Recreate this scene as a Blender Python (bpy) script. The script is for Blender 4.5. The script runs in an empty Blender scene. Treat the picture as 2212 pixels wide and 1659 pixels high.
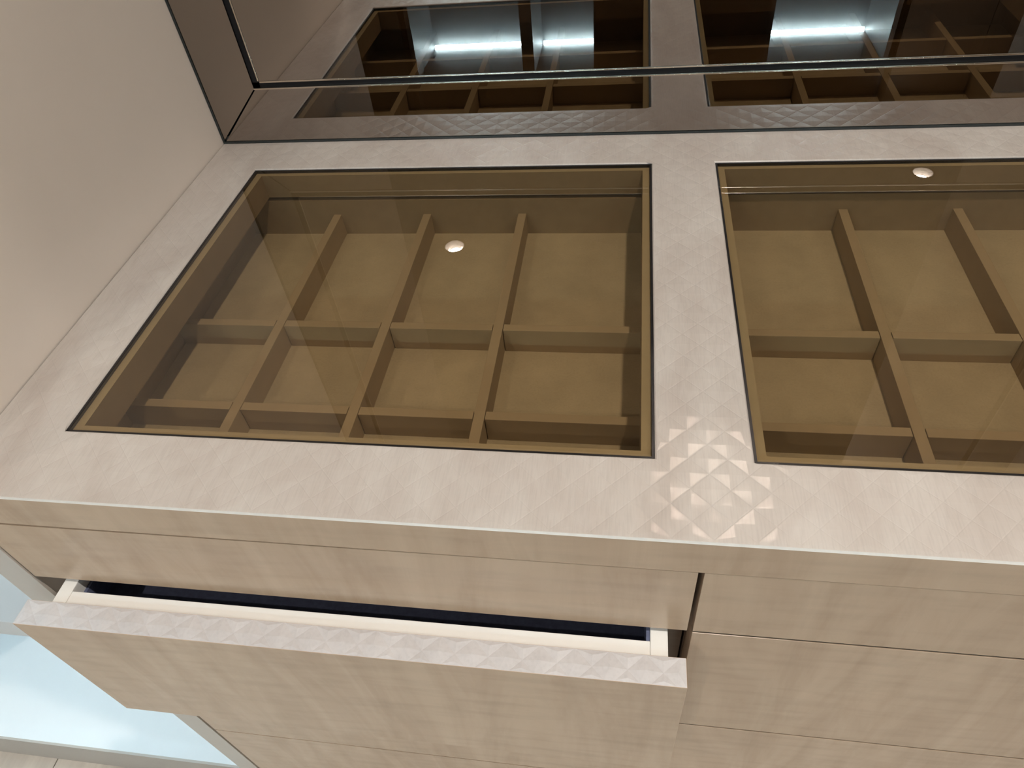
import bpy, bmesh, math, random
from mathutils import Vector, Matrix, Euler

random.seed(7)
scene = bpy.context.scene
col = scene.collection

# ------------------------------------------------------------------ camera, light, exposure
ZO = 0.8125                      # countertop height above the floor (all z below are relative to the countertop)
IMG_W = 2212.0
F_PX = 1518.4
cam_d = bpy.data.cameras.new('camera')
cam_d.sensor_fit = 'HORIZONTAL'
cam_d.sensor_width = 36.0
cam_d.lens = 36.0 * F_PX / IMG_W
cam_d.clip_start = 0.01
cam = bpy.data.objects.new('camera', cam_d)
col.objects.link(cam)
cam.location = (0.5219, -0.2492, 0.4080 + ZO)
cam.rotation_euler = (0.7651, 0.0904, 0.1300)
scene.camera = cam

world = bpy.data.worlds.new('world')
scene.world = world
world.use_nodes = True
world.node_tree.nodes['Background'].inputs[0].default_value = (0.9, 0.92, 1.0, 1)
world.node_tree.nodes['Background'].inputs[1].default_value = 0.2

scene.view_settings.view_transform = 'Standard'
scene.view_settings.look = 'None'
scene.view_settings.gamma = 1.0
scene.view_settings.use_curve_mapping = False
scene.view_settings.exposure = 0.0
scene.cycles.max_bounces = 8
scene.cycles.diffuse_bounces = 3
scene.cycles.glossy_bounces = 5
scene.cycles.transparent_max_bounces = 16
scene.cycles.sample_clamp_indirect = 250.0
scene.cycles.use_guiding = True
scene.cycles.guiding_training_samples = 128

LAMP_RADIANCE = 1330.0           # downlight lamp discs
LED_RADIANCE = 34.0              # shelf led strips
WARM = (1.0, 0.925, 0.84)
COOL = (0.62, 0.88, 1.0)
WARDROBE_LED = 240.0

# ------------------------------------------------------------------ main dimensions (metres)
D = 0.55                         # countertop depth, mirror plane
XR = 1.163                       # right end of the countertop
G = [(0.0706, 0.5471), (0.6158, 1.0924)]   # the two glass openings in x
GY = (0.0676, 0.4828)            # and in y
T = -0.0372                      # underside of the countertop
CEIL = 1.75
FLOOR = -ZO

# ------------------------------------------------------------------ materials
MATS = {}
def new_mat(name):
    m = bpy.data.materials.new(name); m.use_nodes = True
    nt = m.node_tree; nt.nodes.clear()
    out = nt.nodes.new('ShaderNodeOutputMaterial')
    return m, nt, out

def principled(name, color, rough=0.5, metal=0.0, spec=0.5, var=0.0, scale=40.0, stretch=(1, 1, 1), bump=0.0,
               coat=0.0, dark=None, detail=4.0, rot=(0, 0, 0), fine=None, distort=0.0):
    m, nt, out = new_mat(name)
    b = nt.nodes.new('ShaderNodeBsdfPrincipled')
    nt.links.new(b.outputs[0], out.inputs[0])
    b.inputs['Base Color'].default_value = (*color, 1)
    b.inputs['Roughness'].default_value = rough
    b.inputs['Metallic'].default_value = metal
    b.inputs['Specular IOR Level'].default_value = spec
    b.inputs['Coat Weight'].default_value = coat
    b.inputs['Coat Roughness'].default_value = 0.12
    if var > 0 or bump > 0:
        tc = nt.nodes.new('ShaderNodeTexCoord')
        mp = nt.nodes.new('ShaderNodeMapping')
        mp.inputs['Scale'].default_value = stretch
        mp.inputs['Rotation'].default_value = rot
        nt.links.new(tc.outputs['Object'], mp.inputs[0])
        n = nt.nodes.new('ShaderNodeTexNoise')
        n.inputs['Scale'].default_value = scale
        n.inputs['Detail'].default_value = detail
        n.inputs['Roughness'].default_value = 0.6
        n.inputs['Distortion'].default_value = distort
        nt.links.new(mp.outputs[0], n.inputs['Vector'])
        if var > 0:
            r = nt.nodes.new('ShaderNodeValToRGB')
            d = dark or tuple(c * (1 - var) for c in color)
            r.color_ramp.elements[0].position = 0.32
            r.color_ramp.elements[0].color = (*d, 1)
            r.color_ramp.elements[1].position = 0.66
            r.color_ramp.elements[1].color = (*color, 1)
            nt.links.new(n.outputs[0], r.inputs[0])
            last = r.outputs[0]
            if fine:
                mp2 = nt.nodes.new('ShaderNodeMapping'); mp2.inputs['Scale'].default_value = fine[0]
                mp2.inputs['Rotation'].default_value = rot
                nt.links.new(tc.outputs['Object'], mp2.inputs[0])
                n2 = nt.nodes.new('ShaderNodeTexNoise'); n2.inputs['Scale'].default_value = fine[1]
                n2.inputs['Detail'].default_value = 3
                nt.links.new(mp2.outputs[0], n2.inputs['Vector'])
                r2 = nt.nodes.new('ShaderNodeValToRGB')
                r2.color_ramp.elements[0].position = 0.3
                r2.color_ramp.elements[0].color = (1 - fine[2],) * 3 + (1,)
                r2.color_ramp.elements[1].position = 0.55
                r2.color_ramp.elements[1].color = (1, 1, 1, 1)
                nt.links.new(n2.outputs[0], r2.inputs[0])
                mx = nt.nodes.new('ShaderNodeMix'); mx.data_type = 'RGBA'; mx.blend_type = 'MULTIPLY'
                mx.inputs[0].default_value = 1.0
                nt.links.new(last, mx.inputs[6]); nt.links.new(r2.outputs[0], mx.inputs[7])
                last = mx.outputs[2]
            nt.links.new(last, b.inputs['Base Color'])
        if bump > 0:
            bp = nt.nodes.new('ShaderNodeBump')
            bp.inputs['Strength'].default_value = bump
            bp.inputs['Distance'].default_value = 0.001
            nt.links.new(n.outputs[0], bp.inputs['Height'])
            nt.links.new(bp.outputs[0], b.inputs['Normal'])
    MATS[name] = m
    return m

def emission(name, color, strength):
    m, nt, out = new_mat(name)
    e = nt.nodes.new('ShaderNodeEmission')
    e.inputs[0].default_value = (*color, 1); e.inputs[1].default_value = strength
    nt.links.new(e.outputs[0], out.inputs[0]); MATS[name] = m; return m

# pale figured veneer: horizontal faces have the grain running front to back, the fronts have slanting figure
principled('veneer_top', (0.655, 0.605, 0.562), rough=0.315, spec=0.65, var=0.10, scale=9, stretch=(2.2, 1.0, 1), detail=5,
           dark=(0.56, 0.495, 0.45), fine=((14, 1.0, 1), 60, 0.07), distort=0.5)
principled('veneer_front', (0.69, 0.505, 0.358), rough=0.24, spec=0.5, var=0.15, scale=6.0, stretch=(3.4, 1, 0.5), detail=6,
           dark=(0.565, 0.395, 0.27), fine=((1.0, 1, 5.5), 13, 0.09), distort=0.8)
principled('veneer_edge', (0.68, 0.655, 0.66), rough=0.45, spec=0.4, var=0.08, scale=30, dark=(0.60, 0.575, 0.58), fine=((1, 1, 1), 300, 0.06))
principled('panel_cream', (0.86, 0.775, 0.695), rough=0.42, spec=0.4, var=0.03, scale=5)
principled('gable_edge', (0.70, 0.64, 0.58), rough=0.45, var=0.04, scale=20)
principled('suede', (0.54, 0.455, 0.345), rough=0.85, spec=0.2, var=0.16, scale=22, detail=7, fine=((1, 1, 1), 500, 0.08))
principled('leather_brown', (0.34, 0.26, 0.185), rough=0.6, spec=0.3, var=0.08, scale=60)
principled('ledge_gold', (0.47, 0.39, 0.285), rough=0.5, spec=0.3, var=0.04, scale=60)
principled('highlight_pale', (0.76, 0.74, 0.70), rough=0.3, var=0.08, scale=120)
principled('black_seal', (0.012, 0.011, 0.012), rough=0.35)
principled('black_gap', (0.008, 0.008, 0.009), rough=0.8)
principled('black_gloss', (0.008, 0.008, 0.010), rough=0.45, spec=0.3)
principled('glass_edge', (0.018, 0.026, 0.028), rough=0.15, spec=0.7)
principled('bronze_metal', (0.62, 0.54, 0.45), rough=0.22, metal=1.0)
principled('box_white', (0.90, 0.89, 0.86), rough=0.4, spec=0.4, var=0.02, scale=30)
principled('navy_felt', (0.15, 0.17, 0.27), rough=0.9, spec=0.1, var=0.2, scale=200)
principled('carcass_grey', (0.34, 0.32, 0.31), rough=0.5, var=0.06, scale=30)
principled('carcass_brown', (0.28, 0.20, 0.145), rough=0.5, var=0.15, scale=20, stretch=(1, 1, 6))
principled('white_board', (0.80, 0.82, 0.83), rough=0.45, var=0.02, scale=15)
principled('plinth_beige', (0.52, 0.47, 0.42), rough=0.5, var=0.05, scale=20)
principled('floor_plank', (0.66, 0.60, 0.53), rough=0.5, var=0.22, scale=5, stretch=(6, 0.6, 1), detail=6, bump=0.1)
principled('floor_base', (0.35, 0.28, 0.22), rough=0.7, var=0.1, scale=10)
principled('wall_paint', (0.62, 0.55, 0.48), rough=0.8, var=0.03, scale=12, bump=0.05)
principled('ceiling_paint', (0.78, 0.76, 0.73), rough=0.9, var=0.02, scale=12)
principled('downlight_white', (0.82, 0.81, 0.79), rough=0.45, var=0.01, scale=10)
principled('reflector_grey', (0.036, 0.036, 0.0355), rough=0.4, var=0.05, scale=10)
principled('wardrobe_teal', (0.04, 0.047, 0.044), rough=0.4, var=0.15, scale=8)
principled('wardrobe_brown', (0.13, 0.10, 0.07), rough=0.4, var=0.15, scale=8, stretch=(4, 4, 0.5))
principled('wardrobe_grey', (0.13, 0.133, 0.137), rough=0.5, var=0.05, scale=10)
principled('panel_dark', (0.012, 0.012, 0.013), rough=0.5, var=0.1, scale=10)
emission('lamp_glow', WARM, LAMP_RADIANCE)
emission('led_cool', COOL, LED_RADIANCE)
emission('led_wardrobe', COOL, WARDROBE_LED)

def mirror_mat():
    m, nt, out = new_mat('bronze_mirror')
    g = nt.nodes.new('ShaderNodeBsdfGlossy')
    g.inputs[0].default_value = (0.33, 0.292, 0.262, 1); g.inputs[1].default_value = 0.0
    nt.links.new(g.outputs[0], out.inputs[0]); MATS['bronze_mirror'] = m
mirror_mat()

def glass_mats():
    # smoked bronze pane: tinted transmission, and a fresnel reflection on the upper face
    m, nt, out = new_mat('bronze_glass')
    t = nt.nodes.new('ShaderNodeBsdfTransparent'); t.inputs[0].default_value = (0.745, 0.68, 0.545, 1)
    g = nt.nodes.new('ShaderNodeBsdfGlossy'); g.inputs[0].default_value = (1, 1, 1, 1); g.inputs[1].default_value = 0.0
    f = nt.nodes.new('ShaderNodeFresnel'); f.inputs[0].default_value = 1.74
    mx = nt.nodes.new('ShaderNodeMixShader')
    geo = nt.nodes.new('ShaderNodeNewGeometry')
    sub = nt.nodes.new('ShaderNodeMath'); sub.operation = 'SUBTRACT'; sub.inputs[0].default_value = 1.0
    mul = nt.nodes.new('ShaderNodeMath'); mul.operation = 'MULTIPLY'
    nt.links.new(geo.outputs['Backfacing'], sub.inputs[1])
    nt.links.new(f.outputs[0], mul.inputs[0]); nt.links.new(sub.outputs[0], mul.inputs[1])
    nt.links.new(mul.outputs[0], mx.inputs[0]); nt.links.new(t.outputs[0], mx.inputs[1]); nt.links.new(g.outputs[0], mx.inputs[2])
    nt.links.new(mx.outputs[0], out.inputs[0]); MATS['bronze_glass'] = m
    m2, nt2, out2 = new_mat('bronze_glass_under')
    t2 = nt2.nodes.new('ShaderNodeBsdfTransparent'); t2.inputs[0].default_value = (1, 1, 1, 1)
    nt2.links.new(t2.outputs[0], out2.inputs[0]); MATS['bronze_glass_under'] = m2
glass_mats()

# ------------------------------------------------------------------ helpers
def world_loc(o):
    v = Vector((0, 0, 0))
    while o is not None:
        v += Vector(o.location); o = o.parent
    return v

def link_mesh(name, verts, faces, mat, parent=None, mat_idx=None, mats=None, smooth=False):
    """verts are in room coordinates (z from the countertop); the origin goes to the middle of the base."""
    xs = [v[0] for v in verts]; ys = [v[1] for v in verts]; zs = [v[2] for v in verts]
    org = Vector(((min(xs) + max(xs)) / 2, (min(ys) + max(ys)) / 2, min(zs)))
    me = bpy.data.meshes.new(name)
    me.from_pydata([tuple(Vector(v) - org) for v in verts], [], faces)
    for mm in (mats or [mat]): me.materials.append(MATS[mm])
    if mat_idx:
        for p, i in zip(me.polygons, mat_idx): p.material_index = i
    if smooth:
        for p in me.polygons: p.use_smooth = True
    me.update()
    o = bpy.data.objects.new(name, me)
    col.objects.link(o)
    w = org + Vector((0, 0, ZO))
    if parent is not None:
        o.parent = parent
        o.location = w - world_loc(parent)
    else:
        o.location = w
    return o

def empty(name, loc):
    o = bpy.data.objects.new(name, None); col.objects.link(o)
    o.location = (loc[0], loc[1], loc[2] + ZO); o.empty_display_size = 0.05
    return o

def tag(o, label=None, cat=None, group=None, kind=None):
    if label: o['label'] = label
    if cat: o['category'] = cat
    if group: o['group'] = group
    if kind: o['kind'] = kind
    return o

BOXF = [(0, 3, 2, 1), (4, 5, 6, 7), (0, 1, 5, 4), (1, 2, 6, 5), (2, 3, 7, 6), (3, 0, 4, 7)]
def box_vf(x0, x1, y0, y1, z0, z1):
    return [(x0, y0, z0), (x1, y0, z0), (x1, y1, z0), (x0, y1, z0), (x0, y0, z1), (x1, y0, z1), (x1, y1, z1), (x0, y1, z1)], list(BOXF)

def bev_box_vf(x0, x1, y0, y1, z0, z1, b):
    bm = bmesh.new()
    v, f = box_vf(x0, x1, y0, y1, z0, z1)
    bv = [bm.verts.new(p) for p in v]
    for q in f: bm.faces.new([bv[i] for i in q])
    bmesh.ops.bevel(bm, geom=list(bm.edges), offset=b, segments=2, profile=0.6, affect='EDGES')
    bm.verts.index_update()
    vs = [tuple(x.co) for x in bm.verts]; fs = [tuple(x.index for x in p.verts) for p in bm.faces]
    bm.free(); return vs, fs

def box(name, x0, x1, y0, y1, z0, z1, mat, parent=None, bev=0.0):
    v, f = bev_box_vf(x0, x1, y0, y1, z0, z1, bev) if bev > 0 else box_vf(x0, x1, y0, y1, z0, z1)
    return link_mesh(name, v, f, mat, parent)

def join(parts):
    V = []; F = []
    for v, f in parts:
        n = len(V); V += list(v); F += [tuple(i + n for i in q) for q in f]
    return V, F

# quilted relief: rows of 26 mm diamonds, each a very low pyramid
DX, DY = 0.0268, 0.0263
RELIEF = 0.00036
GROOVE, GROOVE_D = 0.0007, 0.00010
def quilt(rects, z, ox=0.584, oy=0.0821, h=RELIEF):
    bm = bmesh.new()
    x0 = min(r[0] for r in rects); x1 = max(r[1] for r in rects); y0 = min(r[2] for r in rects); y1 = max(r[3] for r in rects)
    for r in rects:
        vs = [bm.verts.new(p) for p in ((r[0], r[2], z), (r[1], r[2], z), (r[1], r[3], z), (r[0], r[3], z))]
        bm.faces.new(vs)
    bmesh.ops.remove_doubles(bm, verts=bm.verts, dist=1e-6)
    for s in (1, -1):
        # lines (x-ox)/DX + s*(y-oy)/DY = k
        vals = [(x - ox) / DX + s * (y - oy) / DY for x in (x0, x1) for y in (y0, y1)]
        for k in range(math.floor(min(vals)), math.ceil(max(vals)) + 1):
            bmesh.ops.bisect_plane(bm, geom=list(bm.verts) + list(bm.edges) + list(bm.faces), dist=1e-7,
                                   plane_co=(ox + k * DX, oy, z), plane_no=(1 / DX, s / DY, 0))
    # merge pieces of one diamond that were cut by the rectangle seams
    inner = [e for e in bm.edges if len(e.link_faces) == 2]
    seams = []
    for e in inner:
        a, b = e.verts[0].co, e.verts[1].co
        if abs(a.x - b.x) < 1e-7 or abs(a.y - b.y) < 1e-7: seams.append(e)
    bmesh.ops.dissolve_edges(bm, edges=seams, use_verts=False)
    full = DX * DY / 2
    for f in list(bm.faces):
        a = f.calc_area()
        if a < full * 0.02: continue
        if a > full * 0.15:
            bmesh.ops.inset_individual(bm, faces=[f], thickness=GROOVE, depth=GROOVE_D, use_even_offset=True)
        bmesh.ops.poke(bm, faces=[f], offset=h * min(1.0, math.sqrt(a / full)))
    for f in bm.faces:
        if f.normal.z < 0: f.normal_flip()
    bm.verts.index_update()
    V = [tuple(v.co) for v in bm.verts]; F = [tuple(v.index for v in f.verts) for f in bm.faces]
    bm.free(); return V, F

# ------------------------------------------------------------------ the room
RX0, RX1, RY0, RY1 = -2.3, 3.3, -3.55, 0.60
tag(box('floor', RX0, RX1, RY0, RY1, FLOOR - 0.06, FLOOR - 0.008, 'floor_base'), 'pale wood plank floor of the dressing room', 'floor', kind='structure')
floor = bpy.data.objects['floor']
tag(box('wall_back', RX0, RX1, RY1, RY1 + 0.08, FLOOR, CEIL, 'wall_paint'), 'plain beige wall behind the mirror', 'wall', kind='structure')
tag(box('wall_right', RX1, RX1 + 0.08, RY0, RY1, FLOOR, CEIL, 'wall_paint'), 'plain beige wall at the end of the dressing room', 'wall', kind='structure')
tag(box('wall_far', RX0 - 0.08, RX0, RY0, RY1, FLOOR, CEIL, 'wall_paint'), 'plain beige wall beyond the lit shelf bay', 'wall', kind='structure')
tag(box('wall_front', RX0, RX1, RY0 - 0.08, RY0, FLOOR, CEIL, 'wall_paint'), 'beige wall behind the opposite wardrobe', 'wall', kind='structure')

# downlights: positions come from their reflections in the glass and the highlight and shadow edge on the countertop; the last is added to brighten the cream panel
DOWN = [(0.87, -0.16), (-0.382, -1.685), (2.105, -2.370), (-1.48, -1.03), (2.10, -0.16)]
DOWN_LABEL = ['round recessed downlight above the front of the countertop',
              'round recessed downlight mirrored in the glass pane next to the cream panel',
              'round recessed downlight mirrored in the glass pane away from the cream panel',
              'round recessed downlight in front of the lit shelf bay',
              'added fill downlight beyond the far end of the countertop']
R_OUT, R_IN, R_LAMP, REC = 0.062, 0.052, 0.036, 0.034

def ceiling_mesh():
    bm = bmesh.new()
    N = 32
    vs = [bm.verts.new(p) for p in ((RX0, RY0, CEIL), (RX1, RY0, CEIL), (RX1, RY1, CEIL), (RX0, RY1, CEIL))]
    ed = [bm.edges.new((vs[i], vs[(i + 1) % 4])) for i in range(4)]
    for (cx, cy) in DOWN:
        c = [bm.verts.new((cx + R_IN * math.cos(2 * math.pi * i / N), cy + R_IN * math.sin(2 * math.pi * i / N), CEIL)) for i in range(N)]
        ed += [bm.edges.new((c[i], c[(i + 1) % N])) for i in range(N)]
    bmesh.ops.triangle_fill(bm, use_beauty=True, edges=ed, normal=(0, 0, -1))
    # drop triangles that fill the holes
    kill = []
    for f in bm.faces:
        m = f.calc_center_median()
        if any((m.x - cx) ** 2 + (m.y - cy) ** 2 < (R_IN * 0.97) ** 2 and all((v.co.x - cx) ** 2 + (v.co.y - cy) ** 2 < (R_IN * 1.01) ** 2 for v in f.verts) for cx, cy in DOWN):
            kill.append(f)
    bmesh.ops.delete(bm, geom=kill, context='FACES_ONLY')
    bm.verts.index_update()
    V = [tuple(v.co) for v in bm.verts]; F = [tuple(v.index for v in f.verts) for f in bm.faces]
    bm.free()
    top = box_vf(RX0, RX1, RY0, RY1, CEIL + 0.09, CEIL + 0.12)
    return join([(V, F), top])
V, F = ceiling_mesh()
tag(link_mesh('ceiling', V, F, 'ceiling_paint'), 'flat off-white ceiling with round downlights', 'ceiling', kind='structure')

def revolve(cx, cy, prof, N=32):
    V = []; F = []
    for r, z in prof:
        for i in range(N):
            a = 2 * math.pi * i / N; V.append((cx + r * math.cos(a), cy + r * math.sin(a), z))
    for k in range(len(prof) - 1):
        for i in range(N):
            j = (i + 1) % N
            F.append((k * N + i, k * N + j, (k + 1) * N + j, (k + 1) * N + i))
    return V, F
def disc(cx, cy, r, z, N=32, up=False):
    V = [(cx + r * math.cos(2 * math.pi * i / N), cy + r * math.sin(2 * math.pi * i / N), z) for i in range(N)]
    return V, [tuple(range(N)) if up else tuple(reversed(range(N)))]
for (cx, cy), lab in zip(DOWN, DOWN_LABEL):
    e = tag(empty('downlight', (cx, cy, CEIL)), lab, 'light', 'recessed ceiling downlights')
    V, F = revolve(cx, cy, [(R_OUT, CEIL), (R_OUT, CEIL - 0.003), (R_IN - 0.001, CEIL - 0.003), (R_LAMP, CEIL + REC), (R_LAMP, CEIL + REC + 0.02), (R_OUT, CEIL + REC + 0.02), (R_OUT, CEIL)])
    link_mesh('reflector_ring', V, F, 'reflector_grey', e, smooth=False)
    V, F = disc(cx, cy, R_LAMP, CEIL + REC + 0.001)
    link_mesh('lamp', V, F, 'lamp_glow', e)

# floor planks, running towards the mirror
PW, PL = 0.19, 1.38
row = 0
x = RX0 + 0.002
pm = None
while x < RX1 - 0.05:
    y = RY0 - PL * random.random() * 0.0
    k = 0
    while y < RY1 - 0.02:
        w = min(PW, RX1 - x) - 0.002; l = min(PL, RY1 - y) - 0.002
        key = (round(w, 4), round(l, 4))
        if pm is None: pm = {}
        if key not in pm:
            o = box('floor_plank', x, x + w, y, y + l, FLOOR - 0.008, FLOOR, 'floor_plank', floor)
            pm[key] = o.data
        else:
            o = bpy.data.objects.new('floor_plank', pm[key]); col.objects.link(o); o.parent = floor
            o.location = Vector((x + w / 2, y + l / 2, FLOOR - 0.008 + ZO)) - Vector(floor.location)
        y += PL * (0.55 if (k == 0 and row % 2) else 1.0) if False else PL
        k += 1
    x += PW; row += 1

# left gable: cream panel that closes the niche, its front edge shows beside the drawers
wl = link_mesh('wall_left', *box_vf(-0.030, 0.0, 0.002, 0.575, FLOOR, CEIL), 'panel_cream')
tag(wl, 'cream wardrobe side panel standing beside the countertop', 'wall', kind='structure')
box('edge_band', -0.030, 0.0, -0.001, 0.002, T, CEIL, 'gable_edge', wl)
box('edge_band', -0.030, 0.0026, -0.001, 0.002, FLOOR, T - 0.0001, 'gable_edge', wl)
wr = link_mesh('wall_end', *box_vf(XR, XR + 0.030, 0.0, 0.575, FLOOR, CEIL), 'panel_cream')
tag(wr, 'cream wardrobe side panel at the far end of the countertop', 'wall', kind='structure')

# ------------------------------------------------------------------ countertop
def countertop():
    c = 0.0010
    xs = [0.001, G[0][0], G[0][1], G[1][0], G[1][1], XR - 0.001]
    ys = [0.0, GY[0], GY[1], D - 0.001]
    rects = []
    for i in range(5):
        for j in range(3):
            if j == 1 and i in (1, 3): continue
            x0, x1, y0, y1 = xs[i], xs[i + 1], ys[j], ys[j + 1]
            if j == 0: y0 += c * 1.1
            # stand back from the openings so that a chamfer fits
            rects.append([x0, x1, y0, y1, i, j])
    # shift shared grid lines outwards from the openings
    X = list(xs); Y = list(ys)
    X[1] -= c; X[2] += c; X[3] -= c; X[4] += c; Y[1] -= c; Y[2] += c; Y[0] += c * 1.1
    rr = [(X[i], X[i + 1], Y[j], Y[j + 1]) for i in range(5) for j in range(3) if not (j == 1 and i in (1, 3))]
    parts = [quilt(rr, 0.0)]
    # front chamfer and front face
    cz = -c * 1.1
    body = [(X[0], 0, T), (X[5], 0, T), (X[5], D - 0.001, T), (X[0], D - 0.001, T)]
    up = [(X[0], 0, cz), (X[5], 0, cz), (X[5], D - 0.001, 0), (X[0], D - 0.001, 0)]
    parts.append((body + up, [(1, 2, 6, 5), (2, 3, 7, 6), (3, 0, 4, 7)]))
    # openings: chamfer and side down to the ledge
    for g in G:
        o = [(g[0] - c, GY[0] - c), (g[1] + c, GY[0] - c), (g[1] + c, GY[1] + c), (g[0] - c, GY[1] + c)]
        p = [(g[0], GY[0]), (g[1], GY[0]), (g[1], GY[1]), (g[0], GY[1])]
        V = [(a, b, 0) for a, b in o] + [(a, b, -c) for a, b in p] + [(a, b, T) for a, b in p]
        F = []
        for k in range(4):
            n = (k + 1) % 4
            F.append((k, n, 4 + n, 4 + k)); F.append((4 + k, 4 + n, 8 + n, 8 + k))
        parts.append((V, F))
    # underside around the openings
    for i in range(5):
        for j in range(3):
            if j == 1 and i in (1, 3): continue
            parts.append(([(xs[i], ys[j], T), (xs[i + 1], ys[j], T), (xs[i + 1], ys[j + 1], T), (xs[i], ys[j + 1], T)], [(3, 2, 1, 0)]))
    return join(parts)
V, F = countertop()
top = tag(link_mesh('countertop', V, F, 'veneer_top'), 'pale quilted wood countertop with two smoked glass panes below the mirror', 'countertop')
# the front face of the slab carries the front veneer
box('front_edge', 0.001, XR - 0.001, -0.0002, 0.004, T, -0.0011, 'veneer_front', top)
link_mesh('edge_highlight', [(0.001, -0.0002, -0.0011), (XR - 0.001, -0.0002, -0.0011), (XR - 0.001, 0.0011, 0.0002), (0.001, 0.0011, 0.0002), (0.001, 0.004, -0.0011), (XR - 0.001, 0.004, -0.0011)],
          [(0, 1, 2, 3), (3, 2, 5, 4), (0, 3, 4), (1, 5, 2), (0, 4, 5, 1)], 'highlight_pale', top)  # pale chamfer strip: the edge highlight is put into its colour

LEDGE = -0.0048
for gi, g in enumerate(G):
    m = 0.0098
    # inner frame: ledge the pane lies on and the lined shaft below
    o = [(g[0] + 0.0002, GY[0] + 0.0002), (g[1] - 0.0002, GY[0] + 0.0002), (g[1] - 0.0002, GY[1] - 0.0002), (g[0] + 0.0002, GY[1] - 0.0002)]
    p = [(g[0] + m, GY[0] + m), (g[1] - m, GY[0] + m), (g[1] - m, GY[1] - 0.0078), (g[0] + m, GY[1] - 0.0078)]
    V = [(a, b, LEDGE) for a, b in o] + [(a, b, LEDGE) for a, b in p] + [(a, b, T + 0.003) for a, b in p] + [(a, b, T + 0.003) for a, b in o]
    F = []; mi = []
    for k in range(4):
        n = (k + 1) % 4
        F += [(k, n, 4 + n, 4 + k), (4 + k, 4 + n, 8 + n, 8 + k), (8 + k, 8 + n, 12 + n, 12 + k), (12 + k, 12 + n, n, k)]; mi += [0, 1, 1, 1]
    link_mesh('lined_frame', V, F, None, top, mat_idx=mi, mats=['ledge_gold', 'leather_brown'])
    # glass pane
    e = 0.0022
    zt, zb = -0.0009, LEDGE + 0.0002
    b = 0.0012
    P0 = [(g[0] + e, GY[0] + e), (g[1] - e, GY[0] + e), (g[1] - e, GY[1] - e), (g[0] + e, GY[1] - e)]
    P1 = [(g[0] + e + b, GY[0] + e + b), (g[1] - e - b, GY[0] + e + b), (g[1] - e - b, GY[1] - e - b), (g[0] + e + b, GY[1] - e - b)]
    V = [(a, c2, zt) for a, c2 in P1] + [(a, c2, zt - 0.0007) for a, c2 in P0] + [(a, c2, zb) for a, c2 in P0]
    F = [(0, 1, 2, 3), (11, 10, 9, 8)]; mi = [0, 1]
    for k in range(4):
        n = (k + 1) % 4
        F += [(4 + k, 4 + n, n, k), (8 + k, 8 + n, 4 + n, 4 + k)]; mi += [0, 1]
    gp = link_mesh('glass_pane', V, F, None, top, mat_idx=mi, mats=['bronze_glass', 'bronze_glass_under'])
    gp['label'] = 'smoked bronze glass pane set flush into the countertop'
    # dark seal around the pane
    o = [(g[0] + 0.0001, GY[0] + 0.0001), (g[1] - 0.0001, GY[0] + 0.0001), (g[1] - 0.0001, GY[1] - 0.0001), (g[0] + 0.0001, GY[1] - 0.0001)]
    V = [(a, c2, -0.0014) for a, c2 in o] + [(a, c2, -0.0014) for a, c2 in P0] + [(a, c2, zb) for a, c2 in P0] + [(a, c2, zb) for a, c2 in o]
    F = []
    for k in range(4):
        n = (k + 1) % 4
        F += [(k, n, 4 + n, 4 + k), (4 + k, 4 + n, 8 + n, 8 + k), (8 + k, 8 + n, 12 + n, 12 + k)]
    link_mesh('edge_seal', V, F, 'black_seal', gp)

# ------------------------------------------------------------------ drawer cabinets
R1T, R1B = T - 0.0008, -0.1284
R2T, R2B = -0.1309, -0.3342
R3T, R3B = -0.3368, -0.5389
R4T, R4B = -0.5415, -0.7270
FT = 0.0225                     # thickness of a drawer front
ZF = -0.0880                    # tray floor
ZD = -0.0595                    # top of the tray dividers

def front(x0, x1, yf, z0, z1, parent, label=None, tilt=0.0):
    """drawer front: bevelled panel with the quilted band on its top edge"""
    b = 0.0004
    v, f = bev_box_vf(x0, x1, yf, yf + FT, z0, z1, b)
    if tilt: v = [(a, c, d - tilt * (x1 - a) / (x1 - x0) if d > (z0 + z1) / 2 else d) for a, c, d in v]
    o = link_mesh('drawer', v, f, 'veneer_front', parent)
    if label: o['label'] = label
    return o

def tray(drawer, x0, x1, xd, ybk):
    """jewellery tray in the top drawer: walls, floor, long dividers and cross pieces"""
    yf = 0.030
    th = 0.010
    zt = T - 0.0026
    box('tray_wall', x0 - th, x0, yf - th, ybk + th, ZF - 0.008, zt, 'leather_brown', drawer)
    box('tray_wall', x1, x1 + th, yf - th, ybk + th, ZF - 0.008, zt, 'leather_brown', drawer)
    box('tray_wall', x0, x1, ybk, ybk + th, ZF - 0.008, zt, 'leather_brown', drawer)
    box('tray_wall', x0, x1, yf - th, yf, ZF - 0.008, zt, 'leather_brown', drawer)
    box('tray_floor', x0, x1, yf, ybk, ZF - 0.008, ZF, 'suede', drawer)
    dt = 0.0098
    for xc in xd:
        box('long_divider', xc - dt / 2, xc + dt / 2, yf, ybk, ZF, ZD, 'suede_strip', drawer, bev=0.0005)
    cuts = [x0] + [c for xc in xd for c in (xc - dt / 2, xc + dt / 2)] + [x1]
    for yc in (0.2655, 0.1480):
        for i in range(0, len(cuts), 2):
            a = cuts[i] + (0.0007 if i else 0.0); b = cuts[i + 1] - (0.0007 if i < len(cuts) - 2 else 0.0)
            box('cross_divider', a, b, yc, yc + 0.0095, ZF, ZD, 'suede_strip', drawer, bev=0.0005)

principled('suede_strip', (0.44, 0.35, 0.255), rough=0.8, spec=0.25, var=0.05, scale=60)

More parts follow.
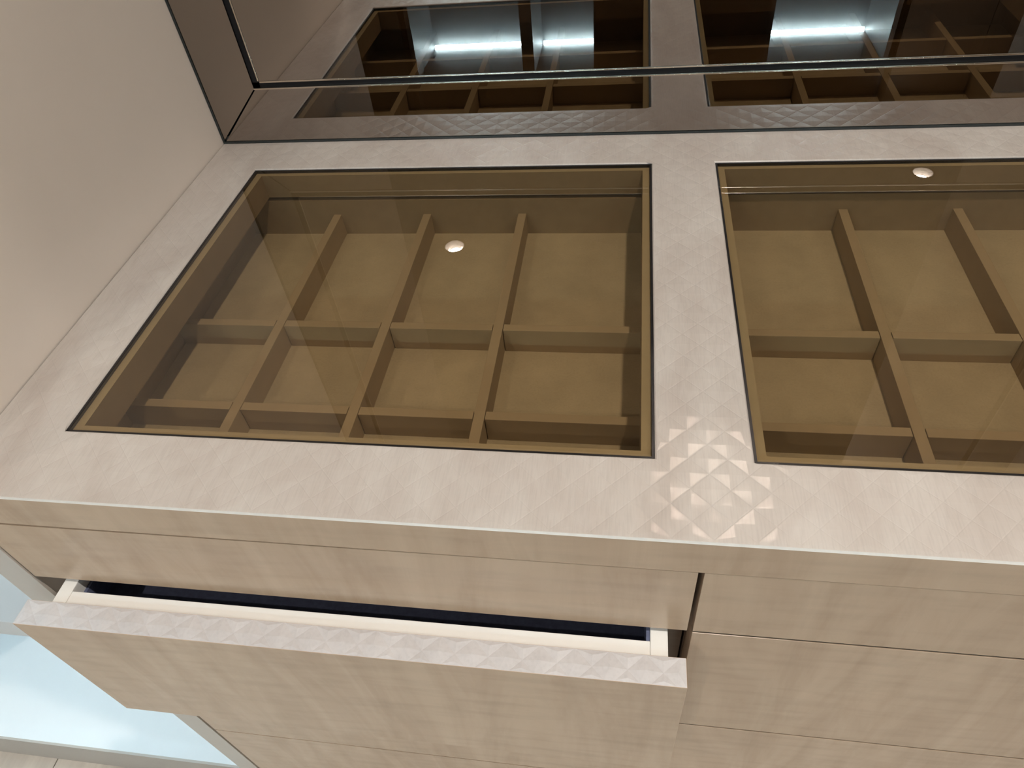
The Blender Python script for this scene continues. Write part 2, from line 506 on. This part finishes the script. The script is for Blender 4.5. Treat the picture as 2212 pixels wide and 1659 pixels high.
def cabinet(x0, x1, label, open_drawer, tray_x, tray_d, ybk):
    e = tag(empty('drawer_cabinet', ((x0 + x1) / 2, D / 2, FLOOR)), label, 'cabinet', 'drawer cabinets under the countertop')
    yb = D - 0.004
    s0, s1 = x0 + 0.001, x1 - 0.001
    mat_l = 'carcass_grey' if open_drawer else 'carcass_brown'
    box('side_panel', s0, s0 + 0.018, 0.026, yb, FLOOR, T - 0.001, mat_l, e)
    box('side_panel', s1 - 0.018, s1, 0.026, yb, FLOOR, T - 0.001, 'carcass_brown', e)
    box('back_panel', s0 + 0.018, s1 - 0.018, yb - 0.008, yb, FLOOR + 0.08, T - 0.001, 'carcass_grey', e)
    box('base_panel', s0 + 0.018, s1 - 0.018, 0.026, yb - 0.008, FLOOR + 0.085, FLOOR + 0.103, 'carcass_grey', e)
    box('plinth', s0 + 0.018, s1 - 0.018, 0.03, 0.048, FLOOR, FLOOR + 0.085, 'plinth_beige', e)
    f0, f1 = (x0 + 0.0045, x1 - 0.0030) if open_drawer else (x0 + 0.0012, x1 - 0.0045)
    d1 = front(f0, f1, 0.0, R1B, R1T, e, tilt=0.0022 if open_drawer else 0.0)
    tray(d1, tray_x[0], tray_x[1], tray_d, ybk)
    yo = -0.0432 if open_drawer else 0.0
    d2 = front(f0 + (0.005 if open_drawer else 0), f1 - (0.001 if open_drawer else 0), yo, R2B, R2T, e)
    if open_drawer:
        d2['label'] = 'drawer pulled slightly open with white box and dark lining'
        y0 = yo + FT
        xa, xb, xc, xd = 0.0310, 0.0442, 0.5500, 0.5636
        zt = R2T - 0.0028
        box('drawer_side', xa, xb, y0, 0.44, R2B + 0.02, zt, 'box_white', d2, bev=0.0008)
        box('drawer_side', xc, xd, y0, 0.44, R2B + 0.02, zt, 'box_white', d2, bev=0.0008)
        box('drawer_front_wall', xb, xc, y0, y0 + 0.0125, R2B + 0.02, zt - 0.0008, 'box_white', d2, bev=0.0006)
        box('drawer_back_wall', xb, xc, 0.427, 0.44, R2B + 0.02, zt - 0.0008, 'box_white', d2)
        box('lining', xb + 0.0002, xc - 0.0002, y0 + 0.0126, 0.4268, R2B + 0.03, R2T - 0.046, 'navy_felt', d2)
        box('lining', xb + 0.0002, xb + 0.003, y0 + 0.0127, 0.427, R2T - 0.0459, zt - 0.013, 'navy_felt', d2)
        box('lining', xc - 0.003, xc - 0.0002, y0 + 0.0127, 0.427, R2T - 0.0459, zt - 0.0015, 'navy_felt', d2)
        # quilted band on the visible top edge of the front
        V, F = quilt([(f0 + 0.0053, f1 - 0.0013, yo + 0.0003, yo + FT - 0.0003)], R2T + 0.00005, ox=0.0237, oy=-0.0336, h=0.0011)
        V2, F2 = V, F
        link_mesh('quilted_top_edge', V2, F2, 'veneer_edge', d2)
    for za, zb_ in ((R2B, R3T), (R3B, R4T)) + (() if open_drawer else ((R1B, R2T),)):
        box('gap_shade_strip', f0, f1, 0.0008, 0.006, zb_ + 0.0001, za - 0.0001, 'black_gap', e)  # black strip put into each gap to stand for its shade
    front(f0, f1, 0.0, R3B, R3T, e)
    front(f0, f1, 0.0, R4B, R4T, e)
    return e

XM = 0.5808
cabinet(0.0, XM, 'wooden drawer cabinet beside the cream panel with one drawer pulled open', True, (0.043, 0.5405), (0.163, 0.279, 0.397), 0.4752)
cabinet(XM, XR, 'wooden drawer cabinet with every drawer closed', False, (0.6225, 1.120), (0.762, 0.8815, 1.000), 0.4800)

# ------------------------------------------------------------------ mirror
mr = tag(empty('mirror', (XR / 2, D, 0.0)), 'bronze tinted mirror with bordering mirror strips above the countertop', 'mirror')
S = 0.0735                      # width of the border strips
MT = 1.45                       # top of the mirror
yb = 0.570
def prism(poly, y0, y1):
    """poly in (x, z), counter-clockwise seen from the room"""
    n = len(poly)
    V = [(x, y0, z) for x, z in poly] + [(x, y1, z) for x, z in poly]
    F = [tuple(range(n)), tuple(reversed(range(n, 2 * n)))]
    for k in range(n):
        m = (k + 1) % n; F.append((k, n + k, n + m, m))
    return V, F
gw = 0.0052                     # half of the groove zone
mi = 0.0012                     # half of the mitre joint
bx = 0.0030
# bottom strip, left strip, right strip, main panel
zb0 = 0.0032
link_mesh('mirror_strip', *prism([(zb0 + mi * 1.4, zb0), (XR - zb0 - mi * 1.4, zb0), (XR - S + gw - mi, S - gw), (S - gw + mi, S - gw)], D, yb - 0.004), 'bronze_mirror', mr)
link_mesh('mirror_strip', *prism([(zb0, zb0 + mi * 1.4), (S - gw, S - gw + mi), (S - gw, MT), (zb0, MT)], D, yb - 0.004), 'bronze_mirror', mr)
link_mesh('mirror_strip', *prism([(XR - zb0, zb0 + mi * 1.4), (XR - zb0, MT), (XR - S + gw, MT), (XR - S + gw, S - gw + mi)], D, yb - 0.004), 'bronze_mirror', mr)
link_mesh('mirror_panel', *prism([(S + gw, S + gw), (XR - S - gw, S + gw), (XR - S - gw, MT), (S + gw, MT)], D, yb - 0.004), 'bronze_mirror', mr)
box('backing_board', 0.001, XR - 0.001, yb - 0.0038, yb + 0.002, 0.0005, MT, 'black_gap', mr)
# dark glass edges along the countertop and the side panel
box('edge_strip', 0.0005, XR - 0.0005, D - 0.001, D + 0.004, 0.0003, 0.0030, 'glass_edge', mr)
box('edge_strip', 0.0004, 0.0030, D - 0.001, D + 0.004, 0.0032, MT, 'glass_edge', mr)
def groove(x0, x1, z0, z1, horiz):
    a, b, c, d = (-gw + 0.0001, -bx, bx, gw - 0.0001)
    if horiz:
        box('metal_bead', x0, x1, D - 0.0012, D + 0.006, S + a, S + b, 'bronze_metal', mr, bev=0.0006)
        box('metal_bead', x0 + 2 * gw, x1, D - 0.0006, D + 0.006, S + c, S + d, 'bronze_metal', mr, bev=0.0005)
        box('groove_channel', x0, x1, D + 0.002, D + 0.010, S + b, S + c, 'black_gloss', mr)
    else:
        box('metal_bead', x0 + c, x0 + d, D - 0.0006, D + 0.006, z0 + 2 * gw, z1, 'bronze_metal', mr, bev=0.0005)
        box('groove_channel', x0 + a, x0 + c, D + 0.002, D + 0.010, z0, z1, 'black_gloss', mr)
groove(S - gw, XR - S + gw, 0, 0, True)
groove(S, 0, S - gw, MT, False)
groove(XR - S, 0, S - gw, MT, False)

# ------------------------------------------------------------------ lit shelf bay beyond the gable
BX0 = -0.64
bay = tag(empty('shelf_bay', (-0.33, 0.29, FLOOR)), 'open white shelf bay lit by cool led strips behind the side panel', 'shelves')
box('side_panel', BX0 - 0.03, BX0, 0.0, 0.575, FLOOR, CEIL, 'white_board', bay)
box('back_panel', BX0, -0.031, 0.555, 0.575, FLOOR, CEIL, 'white_board', bay)
bb = box('bottom_board', BX0, -0.031, 0.003, 0.555, -0.760, -0.7250, 'white_board', bay)
box('plinth', BX0, -0.031, -0.0005, 0.003, FLOOR, -0.7255, 'plinth_beige', bay)
for i, (zt, y0) in enumerate([(-0.3720, 0.050), (0.30, 0.050), (0.95, 0.050)]):
    s = box('shelf', BX0, -0.0315, y0, 0.555, zt - 0.041, zt, 'white_board', bay, bev=0.0008)
    box('led_strip', BX0 + 0.01, -0.042, y0 + 0.035, y0 + 0.043, zt - 0.0435, zt - 0.041, 'led_cool', s)
box('liner', -0.0335, -0.0305, 0.003, 0.555, -0.7250, CEIL, 'white_board', bay)

# ------------------------------------------------------------------ wardrobe on the opposite side of the room (seen in the glass by way of the mirror)
WY0, WY1 = -3.38, -2.90
wd = tag(empty('opposite_wardrobe', (0.56, (WY0 + WY1) / 2, FLOOR)), 'tall wardrobe with led lit open bays reflected in the mirror', 'wardrobe')
box('back_panel', -0.80, 1.93, WY0 - 0.02, WY0, FLOOR + 0.08, CEIL - 0.05, 'wardrobe_grey', wd)
box('side_panel', -0.80, -0.775, WY0, WY1, FLOOR, CEIL - 0.05, 'wardrobe_grey', wd)
box('side_panel', 1.905, 1.93, WY0, WY1, FLOOR, CEIL - 0.05, 'wardrobe_grey', wd)
divs = [(-0.125, -0.055), (0.56, 0.63), (1.21, 1.28)]
for a, b in divs:
    box('divider_panel', a, b, WY0, WY1, FLOOR + 0.08, 1.36, 'wardrobe_grey', wd)
box('top_box', -0.775, 1.905, WY0, WY1, 1.36, CEIL - 0.05, 'panel_dark', wd)
box('plinth', -0.775, 1.905, WY1 - 0.06, WY1 - 0.04, FLOOR, FLOOR + 0.08, 'wardrobe_brown', wd)
box('base_board', -0.775, 1.905, WY0, WY1, FLOOR + 0.08, FLOOR + 0.105, 'wardrobe_grey', wd)
edges = [-0.775] + [v for d in divs for v in d] + [1.905]
for i in range(0, len(edges), 2):
    box('led_strip', edges[i] + 0.01, edges[i + 1] - 0.01, WY0 + 0.024, WY0 + 0.046, 1.338, 1.359, 'led_wardrobe', wd)
for a, b in ((0.30, 0.775), (0.78, 1.255)):
    d = box('door', a, b, WY1 + 0.001, WY1 + 0.022, FLOOR + 0.08, CEIL - 0.06, 'panel_dark', wd)  # added stand-in for the dark reflected silhouette of a person at the camera
    d['label'] = 'near black stand-in for the silhouette of the person at the camera'
# plain brown panels either side of the wardrobe
for x0, x1, lab, wm in ((-2.25, -0.83, 'dark green grey wardrobe front beside the led lit bays', 'wardrobe_teal'), (1.96, 3.25, 'brown wood wardrobe front beside the led lit bays', 'wardrobe_brown')):
    p = tag(empty('closed_wardrobe', ((x0 + x1) / 2, WY1 - 0.3, FLOOR)), lab, 'wardrobe')
    box('carcass', x0, x1, WY0, WY1, FLOOR, CEIL - 0.05, wm, p)
    w = (x1 - x0) / 3
    for k in range(3):
        box('door', x0 + k * w + 0.002, x0 + (k + 1) * w - 0.002, WY1 + 0.001, WY1 + 0.021, FLOOR + 0.08, CEIL - 0.055, wm, p, bev=0.001)
